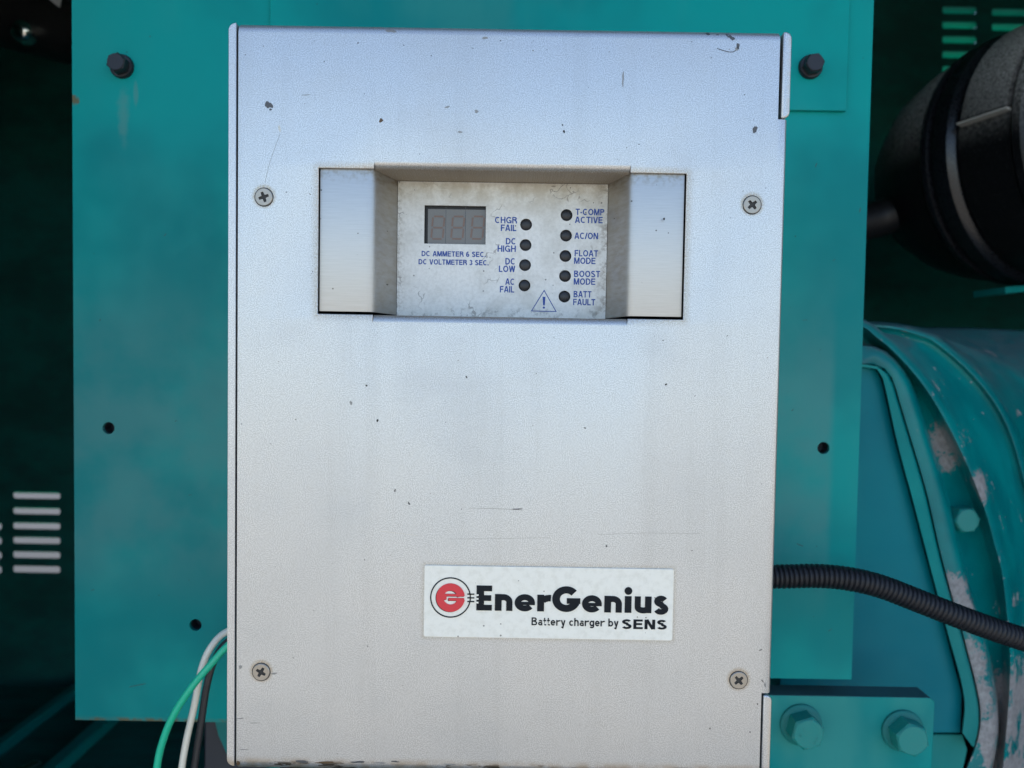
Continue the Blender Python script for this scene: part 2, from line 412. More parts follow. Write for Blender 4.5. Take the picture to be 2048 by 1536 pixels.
# ------------------------------------------------------------------ lettering: strokes of a plain grotesque
def arc(cx, cz, rx, rz, a0, a1, n=14):
    return [(cx + rx * math.cos(math.radians(a0 + (a1 - a0) * i / n)), cz + rz * math.sin(math.radians(a0 + (a1 - a0) * i / n))) for i in range(n + 1)]
def glyph(ch, t):
    e = t / 2; T = 1 - e; xh = .70 if t < .2 else .665; X = xh - e
    if ch == 'A': return [[(e * .8, 0), (.36 - e * .3, 1)], [(.36 + e * .3, 1), (.72 - e * .8, 0)], [(.16, .30), (.56, .30)]], .72
    if ch == 'B': return [[(e, 0), (e, 1)], [(t, T), (.36, T)] + arc(.36, .76, .25 - e, .24 - e, 90, -90) + [(t, .52)], [(t, .52), (.38, .52)] + arc(.38, .27, .30 - e, .27 - e, 80, -90) + [(t, e)]], .69
    if ch == 'C': return [arc(.39, .5, .39 - e, .5 - e, 50, 310, 24)], .74
    if ch == 'D': return [[(e, 0), (e, 1)], [(t, T), (.30, T)] + arc(.30, .5, .42 - e, .5 - e, 90, -90, 18) + [(t, e)]], .72
    if ch == 'E' and t > .25: return [[(e, 0), (e, 1)], (.74, [(t, 1 - t * .37), (.62, 1 - t * .37)]), (.74, [(t, .5), (.59, .5)]), (.74, [(t, t * .37), (.62, t * .37)])], .62
    if ch == 'E': return [[(e, 0), (e, 1)], [(t, T), (.62, T)], [(t, .52), (.58, .52)], [(t, e), (.63, e)]], .63
    if ch == 'F': return [[(e, 0), (e, 1)], [(t, T), (.58, T)], [(t, .50), (.53, .50)]], .58
    if ch == 'G' and t > .2: return [arc(.5, .5, .5 - e, .5 - e, 42, 352, 30), (.8, [(.52, .43), (1.0, .43)])], 1.0
    if ch == 'G': return [arc(.42, .5, .42 - e, .5 - e, 40, 318, 26) + [(.80 - e, .19)], [(.80 - e, .0), (.80 - e, .46)], [(.43, .47 - e * .4), (.80 - t, .47 - e * .4)]], .80
    if ch == 'H': return [[(e, 0), (e, 1)], [(.7 - e, 0), (.7 - e, 1)], [(t, .52), (.7 - t, .52)]], .70
    if ch == 'I': return [[(e, 0), (e, 1)]], t
    if ch == 'L': return [[(e, 0), (e, 1)], [(t, e), (.55, e)]], .55
    if ch == 'M': return [[(e, 0), (e, 1)], [(.84 - e, 0), (.84 - e, 1)], [(e * 1.4, 1), (.42, .02)], [(.84 - e * 1.4, 1), (.42, .02)]], .84
    if ch == 'N': return [[(e, 0), (e, 1)], [(.71 - e, 0), (.71 - e, 1)], [(e * 1.5, 1), (.71 - e * 1.5, 0)]], .71
    if ch == 'O': return [arc(.4, .5, .4 - e, .5 - e, 0, 360, 28)], .80
    if ch == 'P': return [[(e, 0), (e, 1)], [(t, T), (.36, T)] + arc(.36, .72, .28 - e, .28 - e, 90, -90) + [(t, .44 + e)]], .64
    if ch == 'R': return [[(e, 0), (e, 1)], [(t, T), (.38, T)] + arc(.38, .74, .28 - e, .26 - e, 90, -90) + [(t, .48 + e)], [(.36, .48), (.58, .36), (.64, 0)]], .70
    if ch == 'S': return [arc(.33, .74, .31 - e, .26 - e, 25, 270, 16) + arc(.33, .265, .33 - e, .275 - e, 90, -160, 16)[1:]], .66
    if ch == 'T': return [[(0, T), (.64, T)], [(.32, 0), (.32, 1 - t)]], .64
    if ch == 'U': return [[(e, 1), (e, .32)] + arc(.34, .32, .34 - e, .32 - e, 180, 360) + [(.68 - e, 1)]], .68
    if ch == 'V': return [[(e * .8, 1), (.34 - e * .3, 0)], [(.34 + e * .3, 0), (.68 - e * .8, 1)]], .68
    if ch == 'W': return [[(e * .8, 1), (.25, 0)], [(.25, 0), (.47, 1)], [(.47, 1), (.69, 0)], [(.69, 0), (.94 - e * .8, 1)]], .94
    if ch == '-': return [[(0, .38), (.26, .38)]], .26
    if ch == '/': return [[(0, 0), (.28, 1)]], .28
    if ch == '.': return [[(e, 0), (e, t * 1.1)]], t * 1.4
    if ch == '6': return [arc(.29, .31, .29 - e, .31 - e, 0, 360, 20), arc(.33, .45, .33 - e, .55 - e, 60, 190, 12)], .58
    if ch == '3': return [arc(.26, .75, .25 - e, .25 - e, 160, -80, 12), arc(.26, .28, .29 - e, .28 - e, 85, -160, 12)], .55
    if ch == 'a': return [arc(.26, .20 + .02, .26 - e, .23 - e, 0, 360, 16), [(.52 - e, 0), (.52 - e, X - .14)] + arc(.28, X - .16, .24 - e, .16, 0, 150, 8)], .52
    if ch == 'b': return [[(e, 0), (e, 1)], arc(.29, xh / 2, .29 - e, xh / 2 - e, 0, 360, 20)], .58
    if ch == 'c': return [arc(.27, xh / 2, .27 - e, xh / 2 - e, 45, 315, 16)], .50
    if ch == 'e' and t > .2: return [(.9, arc(.375, xh / 2, .375 - e * .9, xh / 2 + .01 - e * .9, 0, 322, 26)), (.48, [(t * .85, xh / 2 - .025), (.75, xh / 2 - .025)])], .75
    if ch == 'e': return [arc(.28, xh / 2, .28 - e, xh / 2 - e, 0, 318, 22), [(t * .8, xh / 2), (.56 - e * .4, xh / 2)]], .56
    if ch == 'g': return [arc(.28, xh / 2, .28 - e, xh / 2 - e, 0, 360, 18), [(.56 - e, xh), (.56 - e, -.02)] + arc(.28, -.04, .28 - e, .22 - e, 0, -150, 10)], .56
    if ch == 'h': return [[(e, 0), (e, 1)], arc(.28, X - .22 + e, .26 - e, .22, 150, 0, 8) + [(.54 - e, 0)]], .54
    if ch == 'i': return [[(e, 0), (e, xh)], (.57, arc(e, .88, t * .286, t * .286, 0, 360, 18))] if t > .2 else [[(e, 0), (e, xh)], [(e, 1 - t), (e, 1)]], t
    if ch == 'n': return [[(e, 0), (e, xh)], (.92, arc(.32, X - .19, .35 - e * .92, .20, 118, 0, 9) + [(.67 - e * .92, 0)])], .67
    if ch == 'r': return [[(e, 0), (e, xh)], arc(.46, X - .26, .46 - e, .26, 140, 82, 7)], .47
    if ch == 's': return [arc(.25, xh * .735, .25 - e, xh * .265 - e * .55, 25, 270, 12) + arc(.25, xh * .27, .27 - e, xh * .27 - e * .55, 90, -160, 12)[1:]], .52
    if ch == 't': return [[(.15, .95), (.15, .12)] + arc(.27, .14, .12, .14 - e, 180, 270, 5) + [(.34, e)], [(0, xh - e), (.34, xh - e)]], .34
    if ch == 'u': return [(.92, [(e, xh), (e, .26)] + arc(.35, .23, .35 - e, .23 - e * .8, 180, 300, 9)), [(.67 - e, 0), (.67 - e, xh)]], .67
    if ch == 'y': return [[(e * .8, xh), (.27, 0)], [(.52 - e * .8, xh), (.22, -.26), (.06, -.26 + e)]], .52
    return [], .3
def stroke(bm, pts, t, y0, y1):
    """a flat stroke of width t along a polyline in x,z, raised from y1 to y0"""
    closed = len(pts) > 3 and math.hypot(pts[0][0] - pts[-1][0], pts[0][1] - pts[-1][1]) < 1e-6
    if closed: pts = pts[:-1]
    pts = [p for i, p in enumerate(pts) if i == 0 or math.hypot(p[0] - pts[i - 1][0], p[1] - pts[i - 1][1]) > 1e-7]
    n = len(pts); Lf, Rt = [], []
    for i, p in enumerate(pts):
        a = pts[i - 1] if (i or closed) else None; b = pts[(i + 1) % n] if (i < n - 1 or closed) else None
        ds = []
        for u, v in ((a, p), (p, b)):
            if u is None or v is None: continue
            l = math.hypot(v[0] - u[0], v[1] - u[1]); ds.append(((v[0] - u[0]) / l, (v[1] - u[1]) / l))
        nx = [-d[1] for d in ds]; nz = [d[0] for d in ds]
        mx, mz = sum(nx) / len(ds), sum(nz) / len(ds); q = max(.35, mx * mx + mz * mz); mx /= q; mz /= q
        Lf.append((p[0] + mx * t / 2, p[1] + mz * t / 2)); Rt.append((p[0] - mx * t / 2, p[1] - mz * t / 2))
    V = [[bm.verts.new((q[0], y, q[1])) for q in S] for y in (y0, y1) for S in (Lf, Rt)]
    A, B, Cc, D = V
    rng = range(n if closed else n - 1)
    for i in rng:
        j = (i + 1) % n
        bm.faces.new((A[i], A[j], B[j], B[i])); bm.faces.new((A[i], Cc[i], Cc[j], A[j])); bm.faces.new((B[i], B[j], D[j], D[i]))
    if not closed:
        bm.faces.new((A[0], B[0], D[0], Cc[0])); bm.faces.new((A[-1], Cc[-1], D[-1], B[-1]))
def put_glyph(bm, ch, x0, z0, h, width, t, y0, y1, k=0):
    S, wd = glyph(ch, t); sx = width / wd
    for s in S:
        q = 1.0
        if isinstance(s, tuple): q, s = s
        # outline is stroked in unit space and then stretched, so both scales act alike
        b2 = bmesh.new(); stroke(b2, s, t * q, y0 - k * 2e-6, y1); k += 1
        mp = {v: bm.verts.new((x0 + v.co.x * sx, v.co.y, z0 + v.co.z * h)) for v in b2.verts}
        for f in b2.faces: bm.faces.new([mp[v] for v in f.verts])
        b2.free()
    return k
def text(bm, s, x0, x1, z0, h, t, y0, y1, gap=.10):
    """fit a line of text between x0 and x1"""
    ws = [glyph(c, t)[1] if c != ' ' else .26 for c in s]
    tot = sum(ws) + gap * (len(s) - 1); sc = (x1 - x0) / tot; x = x0; k = 0
    for c, wd in zip(s, ws):
        if c != ' ': k = put_glyph(bm, c, x, z0, h, wd * sc, t, y0, y1, k)
        x += (wd + gap) * sc

# ------------------------------------------------------------------ ground
bm = bmesh.new()
v = [bm.verts.new(p) for p in ((-300, -300, 0), (300, -300, 0), (300, 300, 0), (-300, 300, 0))]; bm.faces.new(v)
g = finish('ground', bm, 'ground'); g['kind'] = 'structure'

M = Mat('dimming_dark_grey', rough=.9); M.set('color', M.mix(M.ramp(M.noise(30, 5), .3, .7), (.028, .029, .03), (.045, .045, .045))); MT['dimming_grey'] = M.m
bm = bmesh.new(); v = [bm.verts.new(p) for p in ((-40, 1.08, .004), (40, 1.08, .004), (40, 60, .004), (-40, 60, .004))]; bm.faces.new(v)  # dark sheet added behind the enclosure to dim the light through the louvres
g = finish('dimming_ground_sheet', bm, 'dimming_grey'); g['kind'] = 'structure'

# ------------------------------------------------------------------ enclosure
YB = 1.0; ZF = .58
enc = thing('generator_enclosure', (0, YB, 0), 'dark interior of the green generator enclosure with slotted louvres in its back wall', 'enclosure')
PXM = (YB - CAM.y) / F
lv = []                                                     # (x0, x1, zc)
for py in (990, 1021, 1051, 1080, 1109, 1138):
    a, b = at(26, py, YB), at(120, py + 1, YB); lv.append((a.x, b.x, a.z))
for py in (1051, 1080, 1109, 1138):
    a, b = at(-92, py, YB), at(3, py, YB); lv.append((a.x, b.x, a.z))
for py in (20, 50, 79, 109, 139, 169):
    a, b = at(1885, py, YB), at(1953, py + 1, YB); lv.append((a.x, b.x, a.z))
for py in (24, 54, 83):
    a, b = at(1984, py, YB), at(2056, py + 1, YB); lv.append((a.x, b.x, a.z))
SH = .0125
bm = bmesh.new()
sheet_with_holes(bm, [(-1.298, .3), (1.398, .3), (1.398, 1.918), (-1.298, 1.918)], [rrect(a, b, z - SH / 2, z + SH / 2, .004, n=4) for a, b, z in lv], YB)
finish('back_wall', bm, 'shade_green', enc, solid=.002)
MT['louver'] = simple('louvre_green', (.0, .36, .26), .5, 0, .1, 60, spec=.25)  # brighter than the enclosure teal, standing in for light bounced onto the hoods
bm = None
for a, b, z in lv:
    bm = bmesh.new(); h = SH; ww = b - a; n = 10; rows = []
    for i in range(7):                                      # pressed hood, closed ends, open below
        t = i / 6; row = []
        for k in range(n + 1):
            u = k / n; s = 1
            yy = .002 + .017 * math.sin(t * math.pi / 2) * s
            zz = z + h / 2 + .001 - h * .55 * (1 - math.cos(t * math.pi / 2)) * 1.0
            row.append(bm.verts.new((a - .014 + (ww + .022) * u, YB + yy, zz)))
        rows.append(row)
    for r0, r1 in zip(rows, rows[1:]):
        for k in range(n): bm.faces.new((r0[k], r0[k + 1], r1[k + 1], r1[k]))
    for k in (0, n):                                        # closed ends of the hood
        x = a - .014 + (ww + .022) * k / n
        arcp = [(YB + .002 + .017 * math.sin(i / 6 * math.pi / 2), z + h / 2 + .001 - h * .55 * (1 - math.cos(i / 6 * math.pi / 2))) for i in range(7)]
        bm.faces.new([bm.verts.new((x + (.0003 if k else -.0003), yy, zz)) for yy, zz in arcp + [(YB + .019, z - h * .55), (YB + .002, z - h * .55)]])
    finish('louver', bm, 'louver', enc, smooth=60)
for nm, args in (('roof', (-1.36, 1.46, -.12, 1.06, 1.92, 1.96)), ('side_wall', (-1.34, -1.3, -.06, 1.05, .1, 1.918)), ('side_wall', (1.4, 1.44, -.06, 1.05, .1, 1.918)), ('shade_post', (-1.298, -.44, -.06, -.02, .3, 1.918)), ('shade_post', (.80, 1.398, -.06, -.02, .3, 1.918)), ('shade_header', (-.438, .798, -.06, -.02, 1.72, 1.918)), ('floor_pan', (-1.298, 1.398, -.018, .998, .3, ZF))):  # posts and header are unseen, added to keep sky light off the interior
    bm = bmesh.new(); box(bm, *args); finish(nm, bm, 'shade_green', enc)
for (px, py, lab) in ((0, 1480, 'far'), (89, 1536, 'near')):
    p0 = at(px, py, .6); sc_ = (p0.z - (ZF + .02)) / (CAM.z - p0.z); Y0 = None
    d = (p0 - CAM); s = (CAM.z - (ZF + .02)) / (CAM.z - p0.z); q = CAM + d * s
    wd = .012 if lab == 'far' else .016
    bm = bmesh.new(); box(bm, q.x - wd / 2, q.x + wd, .30, YB - .003, ZF, ZF + .02)
    finish('floor_rail', bm, 'teal', enc, bev=.003)

# ------------------------------------------------------------------ mounting panel
YP = .147
pan = thing('control_cabinet', (0, YP, .9), 'flat teal painted sheet metal cabinet front directly behind the silver charger', 'cabinet')
pl, pr = at(147, 700, YP).x, at(1726, 660, YP).x
zl, zr = at(290, 1442, YP).z, at(1640, 1358, YP).z
hol = [at(px, py, YP) for px, py in ((217, 856), (1647, 896), (391, 1250))]
out = [(pl, zl), (.06, zl), (.06, zr), (pr, zr), (pr, 1.62), (pl, 1.62)]
bm = bmesh.new(); sheet_with_holes(bm, out, [circle(h.x, h.z, .0043) for h in hol], YP)
bl = at(243, 133, YP)
PM = teal_paint('teal_panel_enamel', .12, ((bl.x + .001, bl.z - .9 - .034, .0055, .030), (bl.x + .010, bl.z - .9 - .018, .002, .012),
                                           (pl, at(155, 200, YP).z - .9, .0001, .0001)))
c0 = PM.b.inputs['Base Color'].links[0].from_socket
o_ = PM.xyz()
rust = PM.ramp(PM.ellipse((pl + .0012, 0, at(155, 200, YP).z - .9), .0045, .0042, 0, PM.noise(300, 4), 1.4), .4, 1, 1, 0)
c0 = PM.mix(PM.mul(rust, .8), c0, (.16, .085, .02))
rim = PM.mul(PM.ramp(o_[2], zl - .9 + .0005, zl - .9 + .0035, 1, 0), PM.ramp(PM.noise(110, 5), .4, .6, .2, .9)); c0 = PM.mix(rim, c0, (.14, .11, .05))
dustr = PM.mul(PM.ramp(o_[0], .233, .226), PM.mul(PM.ramp(o_[2], .12, .19), PM.ramp(o_[2], .40, .27)))
c0 = PM.mix(PM.mul(dustr, PM.ramp(PM.noise(16, 4), .3, .65, .15, .6)), c0, (.085, .25, .235))
PM.set('color', c0)
finish('front_sheet', bm, PM.m, pan, solid=.003)
bm = bmesh.new()
for args in ((pl + .0005, pl + .003, YP + .0035, YP + .06, zl, 1.62), (pr - .003, pr - .0005, YP + .0035, YP + .06, zr, 1.62), (pl + .004, .058, YP + .0035, YP + .06, zl + .0005, zl + .003)): box(bm, *args)
finish('folded_edge', bm, 'teal', pan)
bm = bmesh.new()
for h in hol:
    bm = bmesh.new(); lathe(bm, [(.0046, YP + .0032), (.0046, YP + .012), (0, YP + .012)], (h.x, h.z), 20)
    finish('threaded_hole', bm, 'slate', pan, smooth=50)
ol, orr, oz = at(540, 20, YP - .003).x, at(1696, 120, YP - .003).x, at(1640, 221, YP - .003).z
bm = bmesh.new(); prism(bm, [(ol, oz), (orr, oz), (orr, 1.62), (ol, 1.62)], YP - .0032, YP - .0002)
finish('overlay_plate', bm, 'teal', pan, bev=.0005)
def hexbolt(name, parent, p, r_wash, r_hex, h, mats, washer=True, rot=.2, rim=.0009):
    """hex head bolt standing on a surface at p, facing -y"""
    bm = bmesh.new(); x, z = p.x, p.z; y = p.y
    hx = circle(x, z, r_hex, 6, rot); ch = circle(x, z, r_hex * .88, 6, rot)
    prism(bm, hx, y - h + rim, y - .0004); 
    prism(bm, ch, y - h, y - h + rim * .98, [(x + (q[0] - x) * .99, z + (q[1] - z) * .99) for q in hx])
    lathe(bm, [(0, y - h - .0002), (r_hex * .80, y - h - .0002), (r_hex * .84, y - h + .0001)], (x, z), 24)
    b = finish(name, bm, mats[0], parent)
    if washer:
        bm = bmesh.new()
        lathe(bm, [(r_hex * .8, y - .0030), (r_wash * .92, y - .0028), (r_wash, y - .0018), (r_wash, y), (r_hex * .8, y)], (x, z), 28)
        finish('washer', bm, mats[1], b, smooth=40)
    return b
for (px, py, yy) in ((245, 134, YP), (1620, 135, YP - .0032)):
    hexbolt('bolt', pan, at(px, py, yy), .0082, .0068, .0095, ('bolt', 'bolt'), rot=random.random())

rq = random.Random(5); bm = bmesh.new()
for px, py, L, a in ((275, 1371, 34, .2), (460, 130, 6, .3), (300, 73, 3, .8), (1632, 330, 8, 1.2), (1668, 520, 5, .4), (1610, 640, 10, .1), (330, 470, 7, .9), (1600, 1090, 14, -.4), (1660, 1260, 9, .6), (200, 640, 5, 1.1), (380, 990, 6, .2), (1640, 700, 4, .7), (352, 842, 5, .5), (1720, 420, 9, 1.4), (185, 1180, 8, .3), (1585, 820, 5, .8)):
    c_ = at(px, py, YP); L *= .00035; P = [(c_.x + L * t * math.cos(a) / 2, c_.z + L * t * math.sin(a) / 2 + rq.uniform(-1, 1) * L * .03) for t in (-1, -.3, .3, 1)]
    stroke(bm, P, rq.uniform(.0003, .0006), YP - .0001, YP + .0002)
sf = finish('scuff', bm, simple('dark_scuff', (.03, .10, .10), .7), pan); sf['kind'] = 'stuff'

# ------------------------------------------------------------------ battery charger
ch = thing('battery_charger', (0, .15, 1.0), 'weathered silver metal battery charger box with recessed status display in its front', 'battery charger')
Z0, ZT = .9975, 1.3772
# cover: one folded sheet
bm = bmesh.new(); vc = {}
def V(x, y, z):
    k = (round(x, 6), round(y, 6), round(z, 6))
    if k not in vc: vc[k] = bm.verts.new((x, y, z))
    return vc[k]
RB = .0055
zs = [Z0 + RB, 1.0425, 1.2292, 1.2329, 1.3057, 1.3095, 1.3334, ZT - RB]
xs = [-.1352, -.0948, -.067, .0612, .0893, .1342]
prof = [(.134, Z0)] + [(RB - RB * math.sin(a), Z0 + RB - RB * math.cos(a)) for a in [math.radians(q) for q in range(0, 91, 10)]]
nb = len(prof)
prof += [(0, z) for z in zs[1:]]
prof += [(RB - RB * math.cos(a), ZT - RB + RB * math.sin(a)) for a in [math.radians(q) for q in range(10, 91, 10)]] + [(.134, ZT)]
for (y0, z0), (y1, z1) in zip(prof, prof[1:]):
    for xa, xb in zip(xs, xs[1:]):
        if y0 == 0 and y1 == 0 or (y0 < 1e-9 and y1 < 1e-9):
            zm, xm = (z0 + z1) / 2, (xa + xb) / 2
            if -.0948 < xm < .0893 and 1.2329 < zm < 1.3057: continue
            if -.067 < xm < .0612 and 1.2292 < zm < 1.3095: continue
        bm.faces.new((V(xa, y0, z0), V(xb, y0, z0), V(xb, y1, z1), V(xa, y1, z1)))
rl = .0037
for sgn, zb in ((1, 1.2292), (-1, 1.3095)):                 # folded lips above and below the display
    P = [(rl - rl * math.cos(math.radians(q)), zb + sgn * rl * math.sin(math.radians(q))) for q in range(0, 91, 9)] + [(.0255, zb + sgn * rl)]
    P[0] = (0, zb)
    for (y0, z0), (y1, z1) in zip(P, P[1:]):
        q = (V(-.067, y0, z0), V(.0612, y0, z0), V(.0612, y1, z1), V(-.067, y1, z1))
        bm.faces.new(q if sgn > 0 else tuple(reversed(q)))
tz = [z for z in zs if 1.04 < z < 1.334]
rt = .0024; tx = [(.1342, 0), (.1366, 0)] + [(.1366 + rt * math.sin(math.radians(q)), rt - rt * math.cos(math.radians(q))) for q in range(15, 91, 15)] + [(.139, .02)]
for za, zb in zip(tz, tz[1:]):
    for (xa, ya), (xb, yb) in zip(tx, tx[1:]): bm.faces.new((V(xa, ya, za), V(xb, yb, za), V(xb, yb, zb), V(xa, ya, zb)))
bmesh.ops.recalc_face_normals(bm, faces=bm.faces)
bm.faces.ensure_lookup_table()
f0 = min(bm.faces, key=lambda f: f.calc_center_median().y)
if f0.normal.y > 0: bmesh.ops.reverse_faces(bm, faces=bm.faces)
cover = finish('cover', bm, 'silver', ch, smooth=40, solid=.0013, bev=.00035)
# chipped spots, scratches and pits in the paint, each a thin flake outline on the face
rg = random.Random(11)
chips = bmesh.new()
def sy(z):
    if z > ZT - RB: return RB - math.sqrt(max(0, RB * RB - (z - ZT + RB) ** 2))
    if z < Z0 + RB: return RB - math.sqrt(max(0, RB * RB - (Z0 + RB - z) ** 2))
    return 0.0
def flake(x, z, sx, sz, ang=0, mi=0, n=14, rough=.35):
    ph = [rg.random() * 6.3 for _ in range(4)]; c = chips.verts.new((x, sy(z) - .00005, z)); ring = []
    for k in range(n):
        th = 2 * math.pi * k / n
        r = 1 + rough * (.5 * math.sin(2 * th + ph[0]) + .35 * math.sin(3 * th + ph[1]) + .3 * math.sin(5 * th + ph[2])) + rough * rg.uniform(-.4, .4)
        u, v_ = sx * r * math.cos(th), sz * r * math.sin(th)
        zz = min(ZT - .0002, max(Z0 + .0002, z + u * math.sin(ang) + v_ * math.cos(ang)))
        ring.append(chips.verts.new((x + u * math.cos(ang) - v_ * math.sin(ang), sy(zz) - .00005, zz)))
    for k in range(n):
        f = chips.faces.new((c, ring[k], ring[(k + 1) % n])); f.material_index = mi
def line(pts, wd, mi):
    for (xa, za), (xb, zb) in zip(pts, pts[1:]):
        L = math.hypot(xb - xa, zb - za); nx, nz = -(zb - za) / L * wd / 2, (xb - xa) / L * wd / 2
        f = chips.faces.new([chips.verts.new((x, -.00004, z)) for x, z in ((xa + nx, za + nz), (xa - nx, za - nz), (xb - nx, zb - nz), (xb + nx, zb + nz))]); f.material_index = mi
def fp(px, py): q = at(px, py, 0); return q.x, q.z
for px, py, w_, h_, a, mi in ((537, 210, 7, 7, .3, 2), (541, 219, 3, 2, .6, 2), (1510, 259, 4.5, 7, 0, 2), (762, 241, 4, 4, 0, 1), (559, 257, 2, 8, .2, 4),
        (1460, 72, 8, 4, -.7, 2), (1465, 77, 5, 3, -.4, 2), (1417, 66, 5, 3, 0, 2), (1436, 68, 3, 1.2, 0, 2), (1476, 92, 2.5, 6, 0, 2), (1474, 98, 4, 3, .5, 3),
        (752, 51, 14, 2.5, -.1, 3), (782, 61, 9, 4, -.15, 3), (970, 76, 5, 3, 0, 3), (895, 214, 5, 2, .4, 3), (953, 223, 4, 3, 0, 3), (920, 264, 4, 2, 0, 3), (612, 190, 8, 1, .1, 3), (1128, 263, 2, 3, 0, 0), (1246, 158, 2, 14, 0, 3),
        (1047, 52, 4, 2, 0, 0), (716, 86, 1.5, 1.5, 0, 0), (733, 771, 1.8, 1.8, 0, 0), (755, 841, 2.5, 2.5, 0, 0), (933, 754, 2, 2, 0, 0), (1332, 769, 2.2, 2, 0, 0), (1170, 856, 1.6, 1.6, 0, 0), (790, 981, 1.8, 3, 0, 2), (818, 1007, 2, 3, .4, 2), (1328, 438, 1.5, 3, 0, 0),
        (702, 806, 3, 4, 0, 3), (1125, 250, 1.2, 2, 0, 0), (1066, 101, 2, 1.4, .3, 3), (1213, 1092, 2, 2, 0, 2), (1035, 1018, 10, 1.2, .03, 2), (481, 1334, 3, 4, 0, 3), (548, 1347, 6, 2, 0, 3), (480, 1437, 7, 1.2, .1, 3), (510, 1446, 9, .8, .05, 3), (488, 1499, 10, .8, .02, 3),
        (604, 1523, 12, 2.6, .0, 2), (650, 1525, 20, 2.2, .02, 1), (716, 1524, 14, 2.4, 0, 2), (760, 1526, 10, 2, 0, 3), (790, 1523, 8, 1.6, 0, 2), (900, 1529, 14, 1.5, 0, 3), (476, 1527, 4, 5, 0, 1), (1521, 1300, 3, 1.2, .5, 2), (1525, 1362, 4, 1, -.8, 2), (1530, 1370, 2, 5, .4, 3), (1420, 1457, 1.4, 1.8, 0, 0), (1500, 1464, 1.4, 1.4, 0, 0), (1515, 1408, 1.4, 1.4, 0, 0)):
    x, z = fp(px, py); flake(x, z, w_ * .000257, h_ * .000257, a, mi)
line([fp(*p) for p in ((1434, 97), (1446, 101), (1458, 104), (1466, 104), (1473, 100), (1477, 95))], .00042, 2)
line([fp(*p) for p in ((560, 268), (548, 300), (538, 330), (530, 366))], .00016, 3)
line([fp(*p) for p in ((938, 1016), (990, 1017), (1045, 1020))], .00022, 3)
line([fp(*p) for p in ((760, 1062), (800, 1067), (836, 1071))], .00018, 4)
line([fp(*p) for p in ((900, 1078), (1010, 1077), (1100, 1075))], .00012, 3)
line([fp(*p) for p in ((1196, 1069), (1290, 1066), (1400, 1067))], .00013, 3)
for _ in range(300):                                        # random pits and dirt specks
    x, z = rg.uniform(-.134, .133), rg.uniform(1.007, 1.370)
    if -.099 < x < .094 and 1.229 < z < 1.312 or -.042 < x < .09 and 1.067 < z < 1.108: continue
    r = .00007 + .00022 * rg.random() ** 3.2; flake(x, z, r * rg.uniform(.8, 1.7), r, rg.random() * 3, rg.choice((0, 0, 2, 2, 3, 3, 1)), 7, .5)
for _ in range(170):                                        # grime specks gathered near the opening and the top edge
    if rg.random() < .55:
        a = rg.random(); x = rg.uniform(-.103, .098); z = rg.choice((1.3085 + abs(rg.gauss(0, .004)), 1.2265 - abs(rg.gauss(0, .004))))
        if rg.random() < .4: x = rg.choice((-.0965 - abs(rg.gauss(0, .0025)), .0912 + abs(rg.gauss(0, .0025)))); z = rg.uniform(1.226, 1.312)
        elif -.07 < x < .064: z = z + (.0022 if z > 1.27 else -.0012)
    else: x, z = rg.uniform(-.134, .133), 1.3712 - abs(rg.gauss(0, .006))
    r = .00006 + .00020 * rg.random() ** 2.5; flake(x, z, r * rg.uniform(.8, 2), r, rg.random() * 3, rg.choice((0, 1, 2, 3, 3)), 7, .5)
co = finish('paint_chips', chips, simple('black_grime', (.022, .02, .018), .7), ch); co['kind'] = 'stuff'
for nm, cl, mt in (('brown_rust', (.10, .055, .022), 0), ('bare_dark_metal', (.11, .108, .108), .5), ('worn_primer', (.29, .28, .26), .4), ('bright_scrape', (.6, .57, .5), .6)):
    co.data.materials.append(simple(nm, cl, .55, mt, .3, 900))
# side plates
bm = bmesh.new(); prism(bm, rrect(-.14, -.1361, 1.0, 1.3764, .0036, (1, 0, 0, 1)), .0, .1455)
finish('side_plate', bm, 'silver', ch, bev=.0013)
bm = bmesh.new()
prism(bm, rrect(.1357, .14, 1.3338, 1.3764, .0034, (0, 1, 1, 0)), .0, .1455)
prism(bm, rrect(.1352, .1396, .9990, 1.0415, .003, (0, 1, 1, 0)), .0, .1455)
box(bm, .1357, .1375, .004, .145, 1.043, 1.333)
finish('side_plate', bm, 'silver', ch, bev=.0012)
bm = bmesh.new(); box(bm, -.1355, .1350, .1435, .1450, 1.0015, 1.375); finish('back_plate', bm, 'dark', ch)
# stainless channel round the display
bm = bmesh.new(); zb0, zb1 = 1.2343, 1.3066
def chan(xf, xb, s):
    """s=+1 left side: flat from xf inwards, bend, sloped wall down to xb"""
    P = [(xf, .0016)]; bx, r = xb - s * .0085, .0055
    a1 = math.atan2(.0242, .0085)                            # slope angle
    L = r * math.tan(a1 / 2); p1 = bx - s * L
    for i in range(9):
        a = a1 * i / 8; P.append((p1 + s * r * math.sin(a), .0016 + r - r * math.cos(a)))
    P.append((xb, .0262)); return P
for P in (chan(-.0944, -.0592, 1), chan(.0887, .0534, -1)):
    bm = bmesh.new()
    A = [bm.verts.new((x, y, zb0)) for x, y in P]; B = [bm.verts.new((x, y, zb1)) for x, y in P]
    for i in range(len(P) - 1):
        f = bm.faces.new((A[i], A[i + 1], B[i + 1], B[i])); f.normal_update()
        if f.normal.y > 0: f.normal_flip()
    finish('display_surround', bm, 'steel', ch, smooth=50, solid=.0008, bev=.0002)
